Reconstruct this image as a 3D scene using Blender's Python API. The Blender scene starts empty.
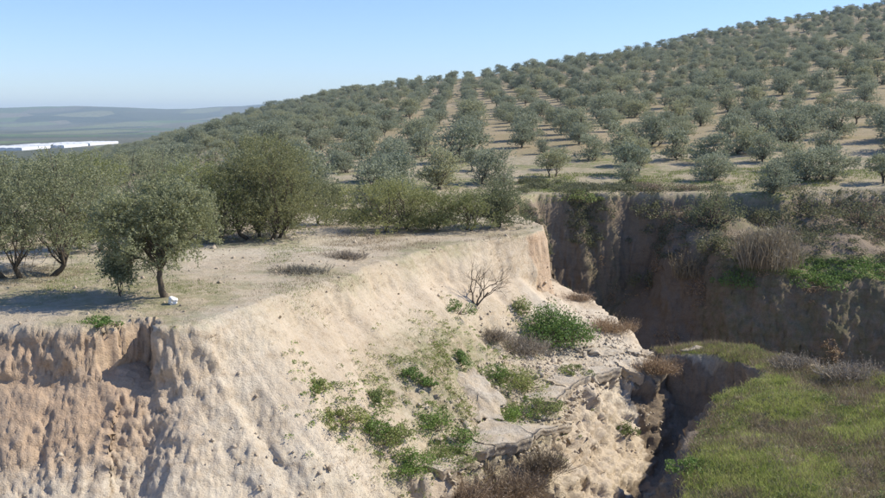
import bpy, math, numpy as np
from mathutils import Vector
from mathutils.bvhtree import BVHTree

R = math.radians
scene = bpy.context.scene
COL = scene.collection

# ------------------------------------------------------------------ camera, sky, sun, exposure
FPX = 949.0                      # focal length in pixels of the 885 px wide photograph
PITCH = R(8.0)
cam_d = bpy.data.cameras.new('camera')
cam = bpy.data.objects.new('camera', cam_d)
COL.objects.link(cam)
cam.location = (0, 0, 0)         # eye level is z = 0
cam.rotation_euler = (R(90) - PITCH, 0, 0)
cam_d.sensor_width = 36.0
cam_d.lens = 36.0 * FPX / 885.0
cam_d.clip_start = 0.1
cam_d.clip_end = 60000
scene.camera = cam

SUN_AZ, SUN_EL = R(80), R(41)    # azimuth clockwise from +y (the view direction)
world = bpy.data.worlds.new('World')
scene.world = world
world.use_nodes = True
wn = world.node_tree
bg = wn.nodes['Background']
sky = wn.nodes.new('ShaderNodeTexSky')
sky.sky_type = 'NISHITA'
sky.sun_disc = False
sky.sun_elevation = SUN_EL
sky.sun_rotation = SUN_AZ
sky.altitude = 300
sky.air_density = 1.0
sky.dust_density = 0.1
sky.ozone_density = 2.5
tint = wn.nodes.new('ShaderNodeMix'); tint.data_type = 'RGBA'; tint.blend_type = 'MULTIPLY'
tint.inputs[0].default_value = 1.0
tint.inputs[7].default_value = (.76, .87, 1.14, 1)          # cool white balance of the photograph
wn.links.new(sky.outputs[0], tint.inputs[6])
wn.links.new(tint.outputs[2], bg.inputs[0])
bg.inputs[1].default_value = 0.125

sun_d = bpy.data.lights.new('sun', 'SUN')
sun_d.energy = 4.9
sun_d.angle = R(0.53)
sun_d.color = (1.0, 0.93, 0.80)
sun = bpy.data.objects.new('sun', sun_d)
COL.objects.link(sun)
sdir = Vector((math.sin(SUN_AZ) * math.cos(SUN_EL), math.cos(SUN_AZ) * math.cos(SUN_EL), math.sin(SUN_EL)))
sun.rotation_euler = sdir.to_track_quat('Z', 'Y').to_euler()
sun.location = (40, 20, 60)

vs = scene.view_settings
vs.view_transform = 'Standard'
vs.look = 'None'
vs.exposure = 0.36
vs.gamma = 1.0
scene.cycles.max_bounces = 6
scene.cycles.diffuse_bounces = 3
scene.cycles.transmission_bounces = 3
scene.cycles.transparent_max_bounces = 4
scene.cycles.volume_bounces = 0

# ------------------------------------------------------------------ small tools
rng = np.random.default_rng(11)

def tag(o, label=None, cat=None, group=None, kind=None):
    if label: o['label'] = label
    if cat: o['category'] = cat
    if group: o['group'] = group
    if kind: o['kind'] = kind
    return o

def mesh_np(name, V, F, mat=None, smooth=False, attrs=None):
    V = np.asarray(V, np.float32); F = np.asarray(F, np.int32)
    me = bpy.data.meshes.new(name)
    me.vertices.add(len(V)); me.vertices.foreach_set('co', V.ravel())
    n, k = F.shape
    me.loops.add(n * k); me.loops.foreach_set('vertex_index', F.ravel())
    me.polygons.add(n)
    me.polygons.foreach_set('loop_start', np.arange(0, n * k, k, dtype=np.int32))
    if smooth: me.polygons.foreach_set('use_smooth', np.ones(n, bool))
    me.update(calc_edges=True)
    if attrs:
        for an, data in attrs.items():
            a = me.color_attributes.new(an, 'FLOAT_COLOR', 'POINT')
            a.data.foreach_set('color', np.asarray(data, np.float32).ravel())
    if mat: me.materials.append(mat)
    return me

def obj(name, me, parent=None, loc=None, rz=0.0, scale=None):
    o = bpy.data.objects.new(name, me)
    COL.objects.link(o)
    if parent: o.parent = parent
    if loc is not None: o.location = loc
    if rz: o.rotation_euler = (0, 0, rz)
    if scale is not None: o.scale = scale if hasattr(scale, '__len__') else (scale,) * 3
    return o

def empty(name, loc, rz=0.0, scale=1.0):
    return obj(name, None, None, loc, rz, scale)

def hash3(ix, iy, iz, seed):
    h = (ix * 374761393 + iy * 668265263 + iz * 2147483647 + seed * 1274126177) & 0xFFFFFFFF
    h = ((h ^ (h >> 13)) * 1274126177) & 0xFFFFFFFF
    h = ((h ^ (h >> 16)) * 2246822519) & 0xFFFFFFFF
    return ((h ^ (h >> 15)) & 0xFFFF) / 32767.5 - 1.0

def vnoise(x, y, z=0.0, seed=0):
    z_in = z
    x, y, z = np.broadcast_arrays(np.asarray(x, float), np.asarray(y, float), np.asarray(z, float))
    fx, fy, fz = np.floor(x), np.floor(y), np.floor(z)
    ix, iy, iz = fx.astype(np.int64), fy.astype(np.int64), fz.astype(np.int64)
    u, v, w = x - fx, y - fy, z - fz
    u = u * u * u * (u * (u * 6 - 15) + 10); v = v * v * v * (v * (v * 6 - 15) + 10); w = w * w * (3 - 2 * w)
    r = 0
    flat = np.ndim(z_in) == 0 and float(z_in) == 0.0
    for dz in ((0,) if flat else (0, 1)):
        wz = 1.0 if flat else (w if dz else 1 - w)
        for dy in (0, 1):
            wy = v if dy else 1 - v
            a = hash3(ix, iy + dy, iz + dz, seed); b = hash3(ix + 1, iy + dy, iz + dz, seed)
            r = r + wz * wy * (a + (b - a) * u)
    return r

def fbm(x, y, z=0.0, seed=0, octaves=4, gain=0.5):
    t, a, s = 0, 1.0, 0.0
    for o in range(octaves):
        f = 2.03 ** o
        t = t + a * vnoise(x * f + 17.3 * o, y * f - 9.1 * o, (0.0 if np.ndim(z) == 0 and z == 0 else np.asarray(z) * f + 3.7 * o), seed + o)
        s += a; a *= gain
    return t / s

def sstep(a, b, x):
    t = np.clip((x - a) / (b - a), 0, 1)
    return t * t * (3 - 2 * t)

def smax(a, b, k):
    h = np.clip(0.5 + 0.5 * (a - b) / k, 0, 1)
    return b + (a - b) * h + k * h * (1 - h)

def pix_dir(u, v):
    a = (u - 442.5) / FPX; b = (249.0 - v) / FPX
    cp, sp = math.cos(PITCH), math.sin(PITCH)
    return Vector((a, cp + b * sp, -sp + b * cp)).normalized()

# ------------------------------------------------------------------ terrain as one height function
# vertices of the gully rim: x, y, steep band height, steep slope, talus slope, rounding
RIM = np.array([
    (-70, 20, 1.2, 3.0, 1.25, .25), (-30, 25, 1.2, 3.0, 1.25, .25), (-16, 26.8, 1.3, 3.2, 1.25, .22), (-12.6, 27.3, 1.5, 3.2, 1.25, .22),
    (-9.4, 27.7, 1.5, 3.2, 1.25, .18), (-8.6, 27.6, 1.9, 4.0, 1.3, .10),
    (-8.0, 27.6, 2.0, 3.2, 1.15, .2), (-7.4, 28.2, 1.5, 2.4, 1.12, .35), (-6.9, 29.0, 1.2, 1.9, 1.10, .5), (-6.4, 30.0, 1.1, 1.8, 1.08, .45), (-5.5, 32.3, 1.0, 1.8, 1.0, .5),
    (-4.2, 35.5, 1.0, 1.7, .90, .6), (-2.6, 40.2, 1.2, 1.8, .84, .5), (-.6, 44, 1.6, 2.2, .80, .3), (1.4, 46.8, 2.0, 2.6, .74, .2),
    (3.4, 48.8, 2.0, 3.0, .6, .15), (4.6, 49.8, 3.0, 5.0, .5, .1), (5.2, 51, 4.0, 8.0, .5, .08), (5.5, 53, 5.0, 7.0, .6, .1),
    (4.6, 59, 5.0, 3.0, .8, .2), (3.2, 66, 6.0, 2.5, .8, .3), (4.2, 73, 8.0, 4.0, .8, .3), (8, 78.6, 9.5, 5.5, .8, .3),
    (16, 81, 9.5, 5.0, .8, .3), (21, 80.6, 9.0, 4.0, .8, .3), (28, 79.8, 3.0, 1.7, .9, .5), (40, 81.5, 2.5, 1.4, .8, .5),
    (60, 87, 1.0, 1.0, .55, .6), (130, 98, 1.0, 1.0, .55, .6)], float)
RIM_CLOSE = np.array([(500, 3000), (-3000, 3000), (-3000, 0)], float)
NOTCH = np.array([(-10.2, 27.3), (-9.9, 28.0), (-9.3, 28.5), (-8.7, 28.6), (-8.45, 28.0), (-8.45, 26.6), (-8.9, 25.6), (-9.9, 26.2)], float)
W_RIM = np.array([(-40, 17), (-12, 22.3), (-8, 24), (-3, 27.3), (-.3, 29.6), (1.7, 31.6), (3.7, 33.6), (4.6, 36.8), (6.7, 40.6),
                  (9.1, 43.2), (9.5, 46), (9.2, 50), (8, 56), (6, 62), (0, 62), (-10, 45), (-40, 32)], float)
BENCH = np.array([(10.3, 44.8), (10.5, 43.6), (12.2, 42.2), (13.6, 40.3), (13, 37), (10.6, 35.4), (8.6, 31.2), (7.3, 27), (5.5, 21), (4, 12),
                  (70, 12), (70, 27), (40, 30), (25, 32.6), (17.2, 35.6), (15.2, 38.2), (14.5, 42.6), (12.5, 44.3)], float)
FARB = np.array([(19.5, 80), (20.3, 74), (22, 70.5), (28, 68.5), (40, 68.5), (90, 70), (90, 110), (16, 88)], float)

def seg_dist(x, y, P, closed=True, n_open=None):
    """distance to polyline, index and fraction of the nearest segment"""
    n = len(P)
    best = np.full(x.shape, 1e9); bi = np.zeros(x.shape, np.int32); bf = np.zeros(x.shape)
    for i in range(n if closed else n - 1):
        a = P[i]; b = P[(i + 1) % n]
        d = b - a; L2 = d @ d
        t = np.clip(((x - a[0]) * d[0] + (y - a[1]) * d[1]) / L2, 0, 1)
        q = np.hypot(x - a[0] - t * d[0], y - a[1] - t * d[1])
        m = q < best
        best = np.where(m, q, best); bi = np.where(m, i, bi); bf = np.where(m, t, bf)
    return best, bi, bf

def inside(x, y, P):
    c = np.zeros(x.shape, bool)
    n = len(P)
    for i in range(n):
        a = P[i]; b = P[(i + 1) % n]
        if a[1] == b[1]: continue
        c ^= ((a[1] > y) != (b[1] > y)) & (x < (b[0] - a[0]) * (y - a[1]) / (b[1] - a[1]) + a[0])
    return c

def drop(sd, hv, k1, k2, r):
    s = np.maximum(sd, 0)
    s = np.sqrt(s * s + r * r) - r
    return np.minimum(k1 * s, hv + k2 * (s - hv / k1))

# skyline of the ground as pixel column -> pixel row, and ridge distance
SKY_U = np.array([-500, -200, 0, 100, 170, 240, 300, 350, 442, 550, 600, 650, 690, 740, 800, 885, 1000, 1400])
SKY_V = np.array([215, 190, 166, 152, 138, 119, 104, 93, 82, 68, 60, 52, 42, 34, 27, 17, 12, 10])
SKY_D = np.array([560, 560, 560, 560, 560, 550, 520, 480, 440, 460, 480, 520, 590, 600, 610, 620, 630, 640])

def hill(x, y):
    """high ground: plateau, olive hillside, ridge and its far side, without the gully"""
    d = np.hypot(x, y)
    t = np.where(y > 1, x / np.maximum(y, 1), np.sign(x) * 3.0)
    u = 442.5 + np.clip(t, -1.5, 1.5) * FPX
    v = np.interp(u, SKY_U, SKY_V); D = np.interp(u, SKY_U, SKY_D)
    zr = -(v - 116.0) / FPX * D
    zb, db = -6.5, 84.0
    q = np.clip((d - db) / (D - db), 0, 1)
    z = zb + (zr - zb) * np.where(zr > zb, .64 * q + .36 * q * q, 1.6 * q - .6 * q * q)
    over = np.maximum(d - D, 0)
    z = z - 0.00045 * over ** 2 * (over < 120) - (over >= 120) * (6.48 + .108 * (over - 120))
    pl = -6.1 + 0.12 * fbm(x * .12, y * .12, 0, 3, 3)
    z = pl + (z - pl) * sstep(58, 88, d)
    far = sstep(90, 160, d)
    z = z + far * 1.1 * fbm(x * .018, y * .018, 0, 31, 3) * (1 - sstep(380, 560, d) * .6)
    z = z + 0.10 * fbm(x * .35, y * .35, 0, 5, 3)
    return np.maximum(z, -61.0)

def terrain(x, y):
    shp = np.shape(x)
    x = np.asarray(x, float).ravel(); y = np.asarray(y, float).ravel()
    wx = x + 0.42 * fbm(x * .5, y * .5, 1.7, 41, 3, .26); wy = y + 0.42 * fbm(x * .5, y * .5, 8.2, 42, 3, .26)
    high = hill(x, y)
    near = (y < 125) & (np.abs(x) < 130)
    z = high.copy()
    xs, ys = wx[near], wy[near]; x0, y0 = x[near], y[near]
    # plateau and its cliff
    P = np.vstack([RIM[:, :2], RIM_CLOSE])
    d, i, f = seg_dist(xs, ys, RIM[:, :2], closed=False)
    ins = inside(xs, ys, P)
    ins_n = inside(x0, y0, NOTCH)
    prm = RIM[i, 2:] * (1 - f)[:, None] + RIM[np.minimum(i + 1, len(RIM) - 1), 2:] * f[:, None]
    along = np.concatenate([[0], np.cumsum(np.hypot(*np.diff(RIM[:, :2], axis=0).T))])
    s_al = along[i] + f * (along[np.minimum(i + 1, len(RIM) - 1)] - along[i])
    sd = np.where(ins, -d, d)
    # buttresses and rills running down the face
    ril = (.45 - 1.5 * np.abs(fbm(s_al * .40, sd * .14, 0, 51, 2))) * .9 + .35 * fbm(s_al * .25, sd * .1, 0, 50, 2) + np.where(xs < -6, .06, .26) * fbm(s_al * 1.9, sd * .25, 0, 55, 2)
    amp = sstep(0.0, 1.6, sd) * np.where(y0 < 49, .26, .8)
    ril = ril + sstep(.5, 3, sd) * 1.5 * fbm(x0 * .33, y0 * .33, 4.4, 57, 3, .3)
    dr = drop(sd + amp * ril, prm[:, 0], prm[:, 1], prm[:, 2], prm[:, 3])
    zp = high[near] - np.where(ins, 0, dr)
    nw = NOTCH
    dn = seg_dist(x0 + .25 * (wx[near] - x0), y0 + .25 * (wy[near] - y0), nw)[0] * np.where(inside(x0, y0, nw), 1, -1)
    zn = -7.45 - .45 * (28.6 - y0) + .45 * (-8.7 - x0) + .25 * fbm(x0 * 1.5, y0 * 1.5, 0, 59, 4)
    zp = zp + sstep(-.05, .22, dn) * (np.minimum(zp, zn) - zp)
    # debris platform with the rock slabs
    zw = -11.45 + .085 * (np.clip(ys, 26, 52) - 33) - .11 * (np.clip(xs, -6, 12) - 3) + .35 * fbm(x0 * .35, y0 * .35, 0, 61, 4)
    dw = seg_dist(xs, ys, W_RIM)[0]; iw = inside(xs, ys, W_RIM)
    rw = dw + .55 * fbm(x0 * .8, y0 * .8, 2, 63, 4)
    zw = zw - np.where(iw, 0, drop(np.maximum(np.where(iw, 0, rw), 0), .8, 2.2, .95, .15))
    # grassy bench, right
    zb = -10.55 + .14 * (np.clip(xs, 4, 40) - 13) - .05 * (np.clip(ys, 15, 46) - 38) + .42 * fbm(x0 * .32, y0 * .32, 0, 71, 5)
    dB = seg_dist(xs, ys, BENCH)[0]; iB = inside(xs, ys, BENCH)
    soft = 1 - sstep(29, 36, ys)
    zb = zb - np.where(iB, 0, drop(np.maximum(dB + .35 * fbm(x0 * .9, y0 * .9, 0, 73, 4), 0), 3.0, 3.2 - 2.0 * soft, .9, .15))
    # far bench under the right end of the far wall
    zf = -12.3 + .42 * (np.clip(ys, 64, 78) - 68) + .10 * (np.clip(xs, 14, 30) - 22) * 0 + 1.0 * fbm(x0 * .22, y0 * .22, 0, 81, 4)
    dF = seg_dist(xs, ys, FARB)[0]; iF = inside(xs, ys, FARB)
    zf = zf - np.where(iF, 0, drop(dF + .8 * fbm(x0 * .4, y0 * .2, 0, 83, 3, .3) + .2 * fbm(x0 * 1.2, y0 * .4, 0, 85, 3), 5.5, 3.4, .9, 1.0))
    # bank that the camera stands on
    zc = -1.75 - .46 * np.maximum(np.hypot(x0, y0) - 2.0, 0)
    zg = -15.0 - 3.2 * sstep(43, 50, y0) + .35 * fbm(x0 * .3, y0 * .3, 0, 91, 4)
    lo = smax(smax(smax(zw, zb, .25), zf, .3), smax(zc, zg, .4), .4)
    z[near] = np.where(ins & ~ins_n, zp, smax(zp, lo, .35))
    return z.reshape(shp)

# ------------------------------------------------------------------ materials
def nodes_of(name):
    m = bpy.data.materials.new(name); m.use_nodes = True
    nt = m.node_tree
    return m, nt, nt.nodes['Principled BSDF'], nt.nodes['Material Output']

def add(nt, typ, **kw):
    n = nt.nodes.new(typ)
    for k, v in kw.items(): setattr(n, k, v)
    return n

def noise(nt, vec, scale, detail=5, rough=.6, dist=0.0):
    n = add(nt, 'ShaderNodeTexNoise')
    n.inputs['Scale'].default_value = scale; n.inputs['Detail'].default_value = detail
    n.inputs['Roughness'].default_value = rough; n.inputs['Distortion'].default_value = dist
    if vec is not None: nt.links.new(vec, n.inputs['Vector'])
    return n.outputs['Fac']

def ramp(nt, fac, stops):
    n = add(nt, 'ShaderNodeValToRGB')
    e = n.color_ramp.elements
    while len(e) < len(stops): e.new(.5)
    for k, (p, c) in enumerate(stops):
        e[k].position = p
        e[k].color = (c, c, c, 1) if not hasattr(c, '__len__') else (*c, 1)
    nt.links.new(fac, n.inputs[0])
    return n.outputs[0]

def mix(nt, fac, a, b, mode='MIX'):
    n = add(nt, 'ShaderNodeMix', data_type='RGBA', blend_type=mode)
    def put(s, v):
        if hasattr(v, 'is_output'): nt.links.new(v, s)
        elif hasattr(v, '__len__'): s.default_value = (*v, 1)
        else: s.default_value = v
    put(n.inputs[0], fac); put(n.inputs[6], a); put(n.inputs[7], b)
    return n.outputs[2]

def math_n(nt, op, a, b=0.0):
    n = add(nt, 'ShaderNodeMath', operation=op)
    for s, v in ((n.inputs[0], a), (n.inputs[1], b)):
        if hasattr(v, 'is_output'): nt.links.new(v, s)
        else: s.default_value = v
    return n.outputs[0]

def ground_material():
    m, nt, bsdf, out = nodes_of('gully_soil')
    co = add(nt, 'ShaderNodeNewGeometry').outputs['Position']
    zone = add(nt, 'ShaderNodeAttribute', attribute_name='zone')
    sep = add(nt, 'ShaderNodeSeparateColor'); nt.links.new(zone.outputs['Color'], sep.inputs[0])
    red, veg, pale = sep.outputs[0], sep.outputs[1], sep.outputs[2]
    dark = zone.outputs['Alpha']
    n1 = noise(nt, co, .45, 6, .62, .3); n2 = noise(nt, co, 2.6, 6, .65); n3 = noise(nt, co, 11, 5, .7)
    tan = mix(nt, ramp(nt, n1, [(.3, 0), (.7, 1)]), (.44, .345, .237), (.555, .46, .345))
    tan = mix(nt, ramp(nt, n2, [(.35, 0), (.75, .75)]), tan, (.595, .515, .405))
    redc = mix(nt, n2, (.43, .295, .19), (.53, .405, .29))
    c = mix(nt, math_n(nt, 'MULTIPLY', red, ramp(nt, n1, [(.25, .45), (.6, 1)])), tan, redc)
    c = mix(nt, math_n(nt, 'MULTIPLY', pale, ramp(nt, n2, [(.3, .3), (.6, 1)])), c, (.63, .565, .455))
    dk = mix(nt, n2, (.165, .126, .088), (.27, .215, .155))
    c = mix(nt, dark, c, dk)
    # dry and green plants lying on the ground
    gn = noise(nt, co, 1.1, 6, .7, .5)
    straw = mix(nt, n3, (.24, .20, .115), (.36, .31, .19))
    green = mix(nt, n3, (.075, .115, .022), (.15, .19, .045))
    g = mix(nt, ramp(nt, gn, [(.42, 0), (.56, 1)]), straw, green)
    vm = math_n(nt, 'MULTIPLY', veg, ramp(nt, noise(nt, co, 2.2, 6, .75), [(.30, .25), (.55, 1)]))
    c = mix(nt, vm, c, g)
    # fine mottling: pebbles, crumbs and roots
    c = mix(nt, 1.0, c, ramp(nt, n3, [(.25, .74), (.5, 1.0), (.8, 1.08)]), 'MULTIPLY')
    # soil layers: thin bands that follow the height, bent and broken
    sx = add(nt, 'ShaderNodeSeparateXYZ'); nt.links.new(co, sx.inputs[0])
    zw_ = math_n(nt, 'ADD', math_n(nt, 'MULTIPLY', sx.outputs[2], 1.0), math_n(nt, 'MULTIPLY', n1, 1.6))
    cx_ = add(nt, 'ShaderNodeCombineXYZ'); nt.links.new(zw_, cx_.inputs[2])
    band = noise(nt, cx_.outputs[0], 2.4, 5, .7)
    geo_n = add(nt, 'ShaderNodeNewGeometry'); sn = add(nt, 'ShaderNodeSeparateXYZ'); nt.links.new(geo_n.outputs['True Normal'], sn.inputs[0])
    stp = ramp(nt, sn.outputs[2], [(.55, 1), (.85, 0)])
    c = mix(nt, math_n(nt, 'MULTIPLY', stp, .8), c, mix(nt, 1.0, c, ramp(nt, band, [(.32, (.74, .66, .58)), (.48, (1, 1, 1)), (.66, (1.10, 1.08, 1.04))]), 'MULTIPLY'))
    nt.links.new(c, bsdf.inputs['Base Color'])
    bsdf.inputs['Roughness'].default_value = .95
    bsdf.inputs['Specular IOR Level'].default_value = .15
    b = add(nt, 'ShaderNodeBump'); b.inputs['Strength'].default_value = .85; b.inputs['Distance'].default_value = .10
    vo = add(nt, 'ShaderNodeTexVoronoi'); vo.inputs['Scale'].default_value = 9; nt.links.new(co, vo.inputs['Vector'])
    h = math_n(nt, 'ADD', noise(nt, co, 4.0, 9, .72), math_n(nt, 'MULTIPLY', noise(nt, co, 22, 4, .65), .5))
    h = math_n(nt, 'SUBTRACT', h, math_n(nt, 'MULTIPLY', vo.outputs['Distance'], .12))
    nt.links.new(h, b.inputs['Height']); nt.links.new(b.outputs[0], bsdf.inputs['Normal'])
    return m

def hillside_material():
    m, nt, bsdf, out = nodes_of('ploughed_hillside')
    co = add(nt, 'ShaderNodeNewGeometry').outputs['Position']
    n1 = noise(nt, co, .03, 5, .6); n2 = noise(nt, co, .35, 6, .65); n3 = noise(nt, co, 3, 4, .7)
    c = mix(nt, ramp(nt, n1, [(.35, 0), (.65, 1)]), (.31, .245, .15), (.43, .345, .235))
    c = mix(nt, ramp(nt, n2, [(.35, 0), (.68, .8)]), c, (.27, .235, .125))
    c = mix(nt, 1.0, c, ramp(nt, n3, [(.25, .7), (.55, 1.0), (.8, 1.1)]), 'MULTIPLY')
    nt.links.new(c, bsdf.inputs['Base Color'])
    bsdf.inputs['Roughness'].default_value = .95; bsdf.inputs['Specular IOR Level'].default_value = .1
    b = add(nt, 'ShaderNodeBump'); b.inputs['Strength'].default_value = .6; b.inputs['Distance'].default_value = .15
    nt.links.new(noise(nt, co, 3.5, 6, .7), b.inputs['Height']); nt.links.new(b.outputs[0], bsdf.inputs['Normal'])
    return m

def far_material(name, mottled):
    """fields, olive groves and pasture seen from kilometres away"""
    m, nt, bsdf, out = nodes_of(name)
    co = add(nt, 'ShaderNodeNewGeometry').outputs['Position']
    vo = add(nt, 'ShaderNodeTexVoronoi'); vo.inputs['Scale'].default_value = .0034 if mottled else .0035
    w = add(nt, 'ShaderNodeMapping'); w.inputs['Scale'].default_value = (1, .55, 1); w.inputs['Rotation'].default_value = (0, 0, .5)
    nt.links.new(co, w.inputs[0]); nt.links.new(w.outputs[0], vo.inputs['Vector'])
    sc = add(nt, 'ShaderNodeSeparateColor'); nt.links.new(vo.outputs['Color'], sc.inputs[0])
    c = ramp(nt, sc.outputs[0], [(0, (.055, .07, .04)), (.3, (.085, .095, .055)), (.5, (.16, .14, .09)), (.62, (.07, .085, .045)),
                                 (.8, (.11, .17, .045)), (.9, (.25, .21, .14)), (1, (.09, .10, .06))])
    dots = ramp(nt, noise(nt, co, .05, 3, .6), [(.4, .65), (.6, 1.1)])
    c = mix(nt, 1.0, c, dots, 'MULTIPLY')
    nt.links.new(c, bsdf.inputs['Base Color'])
    bsdf.inputs['Roughness'].default_value = 1; bsdf.inputs['Specular IOR Level'].default_value = 0
    return m

def leaf_material(name, c0, c1, under=None, trans=.25, var=.25):
    m, nt, bsdf, out = nodes_of(name)
    geo = add(nt, 'ShaderNodeNewGeometry'); oi = add(nt, 'ShaderNodeObjectInfo')
    n = noise(nt, geo.outputs['Position'], 1.3, 3, .6)
    c = mix(nt, ramp(nt, n, [(.3, 0), (.7, 1)]), c0, c1)
    isl = geo.outputs['Random Per Island']
    c = mix(nt, 1.0, c, ramp(nt, isl, [(0, 1 - var), (1, 1 + var)]), 'MULTIPLY')
    c = mix(nt, 1.0, c, ramp(nt, oi.outputs['Random'], [(0, (.74, .80, .80)), (.5, (1, 1, 1)), (.8, (1.12, 1.10, 1.02)), (1, (1.3, 1.2, .98))]), 'MULTIPLY')
    if under: c = mix(nt, math_n(nt, 'MULTIPLY', geo.outputs['Backfacing'], .5), c, under)
    nt.links.new(c, bsdf.inputs['Base Color'])
    bsdf.inputs['Roughness'].default_value = .6; bsdf.inputs['Specular IOR Level'].default_value = .3
    t = add(nt, 'ShaderNodeBsdfTranslucent'); nt.links.new(c, t.inputs['Color'])
    ms = add(nt, 'ShaderNodeMixShader'); ms.inputs[0].default_value = trans
    nt.links.new(bsdf.outputs[0], ms.inputs[1]); nt.links.new(t.outputs[0], ms.inputs[2])
    nt.links.new(ms.outputs[0], out.inputs['Surface'])
    return m

def plain_material(name, c0, c1, scale=3.0, rough=.9, bump=.5, dist=.03):
    m, nt, bsdf, out = nodes_of(name)
    co = add(nt, 'ShaderNodeNewGeometry').outputs['Position']
    c = mix(nt, ramp(nt, noise(nt, co, scale, 6, .65), [(.3, 0), (.7, 1)]), c0, c1)
    nt.links.new(c, bsdf.inputs['Base Color'])
    bsdf.inputs['Roughness'].default_value = rough; bsdf.inputs['Specular IOR Level'].default_value = .2
    if bump:
        b = add(nt, 'ShaderNodeBump'); b.inputs['Strength'].default_value = bump; b.inputs['Distance'].default_value = dist
        nt.links.new(noise(nt, co, scale * 3, 6, .7), b.inputs['Height']); nt.links.new(b.outputs[0], bsdf.inputs['Normal'])
    return m

M_SOIL = ground_material()
M_HILL = hillside_material()
M_PLAIN = far_material('plain_fields', True)
M_FARHILL = far_material('far_hill_fields', False)
M_BARK = plain_material('olive_bark', (.07, .055, .04), (.14, .115, .085), 6)
M_TWIG = plain_material('dry_twig', (.17, .13, .095), (.27, .21, .155), 8)
def rock_material():
    m, nt, bsdf, out = nodes_of('slab_rock')
    co = add(nt, 'ShaderNodeNewGeometry').outputs['Position']
    n1 = noise(nt, co, 1.6, 6, .65, .4); n2 = noise(nt, co, 7, 7, .7); n3 = noise(nt, co, 30, 4, .7)
    c = mix(nt, ramp(nt, n2, [(.3, 0), (.7, 1)]), (.46, .39, .30), (.62, .55, .445))
    c = mix(nt, ramp(nt, n1, [(.42, 0), (.58, .9)]), c, (.52, .425, .305))
    c = mix(nt, 1.0, c, ramp(nt, n3, [(.28, .62), (.48, 1.0), (.8, 1.1)]), 'MULTIPLY')
    nt.links.new(c, bsdf.inputs['Base Color'])
    bsdf.inputs['Roughness'].default_value = .95; bsdf.inputs['Specular IOR Level'].default_value = .15
    b = add(nt, 'ShaderNodeBump'); b.inputs['Strength'].default_value = 1.0; b.inputs['Distance'].default_value = .09
    nt.links.new(math_n(nt, 'ADD', noise(nt, co, 6, 9, .72), math_n(nt, 'MULTIPLY', n3, .35)), b.inputs['Height']); nt.links.new(b.outputs[0], bsdf.inputs['Normal'])
    return m
M_ROCK = rock_material()
M_OLIVE = leaf_material('olive_leaf', (.185, .205, .095), (.29, .30, .16), (.34, .35, .24), .35, .10)
M_OLIVE_Y = leaf_material('yellowish_leaf', (.22, .235, .075), (.33, .33, .125), (.33, .335, .17), .35, .10)
M_DARKLEAF = leaf_material('dark_leaf', (.14, .158, .072), (.235, .245, .115), (.26, .265, .16), .35, .10)
M_HOLIVE = leaf_material('hillside_olive_leaf', (.235, .255, .15), (.36, .375, .24), (.42, .435, .33), .35, .10)
M_GREEN = leaf_material('green_leaf', (.12, .20, .045), (.22, .31, .08), None, .3)
M_WEED = leaf_material('weed_leaf', (.165, .21, .06), (.28, .31, .11), None, .3)
M_STRAW = leaf_material('dry_stalk', (.25, .19, .115), (.40, .315, .20), None, .2)
M_BROWN = leaf_material('brown_stalk', (.24, .175, .115), (.36, .27, .185), None, .15)
M_GREY = leaf_material('grey_stalk', (.25, .205, .15), (.39, .335, .26), None, .15)
M_SHADE = leaf_material('bramble_leaf', (.125, .13, .06), (.215, .215, .105), (.22, .22, .14), .35, .10)
M_GRASS = leaf_material('grass_blade', (.25, .31, .075), (.44, .455, .16), None, .4)
M_REED = leaf_material('reed_stalk', (.30, .235, .155), (.44, .36, .25), None, .2)
M_WHITE = plain_material('white_sheet', (.55, .56, .57), (.78, .78, .77), .05, .6, 0)
M_BLOCK = plain_material('white_plaster', (.74, .72, .68), (.82, .80, .77), 9, .7, .4, .02)

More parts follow.
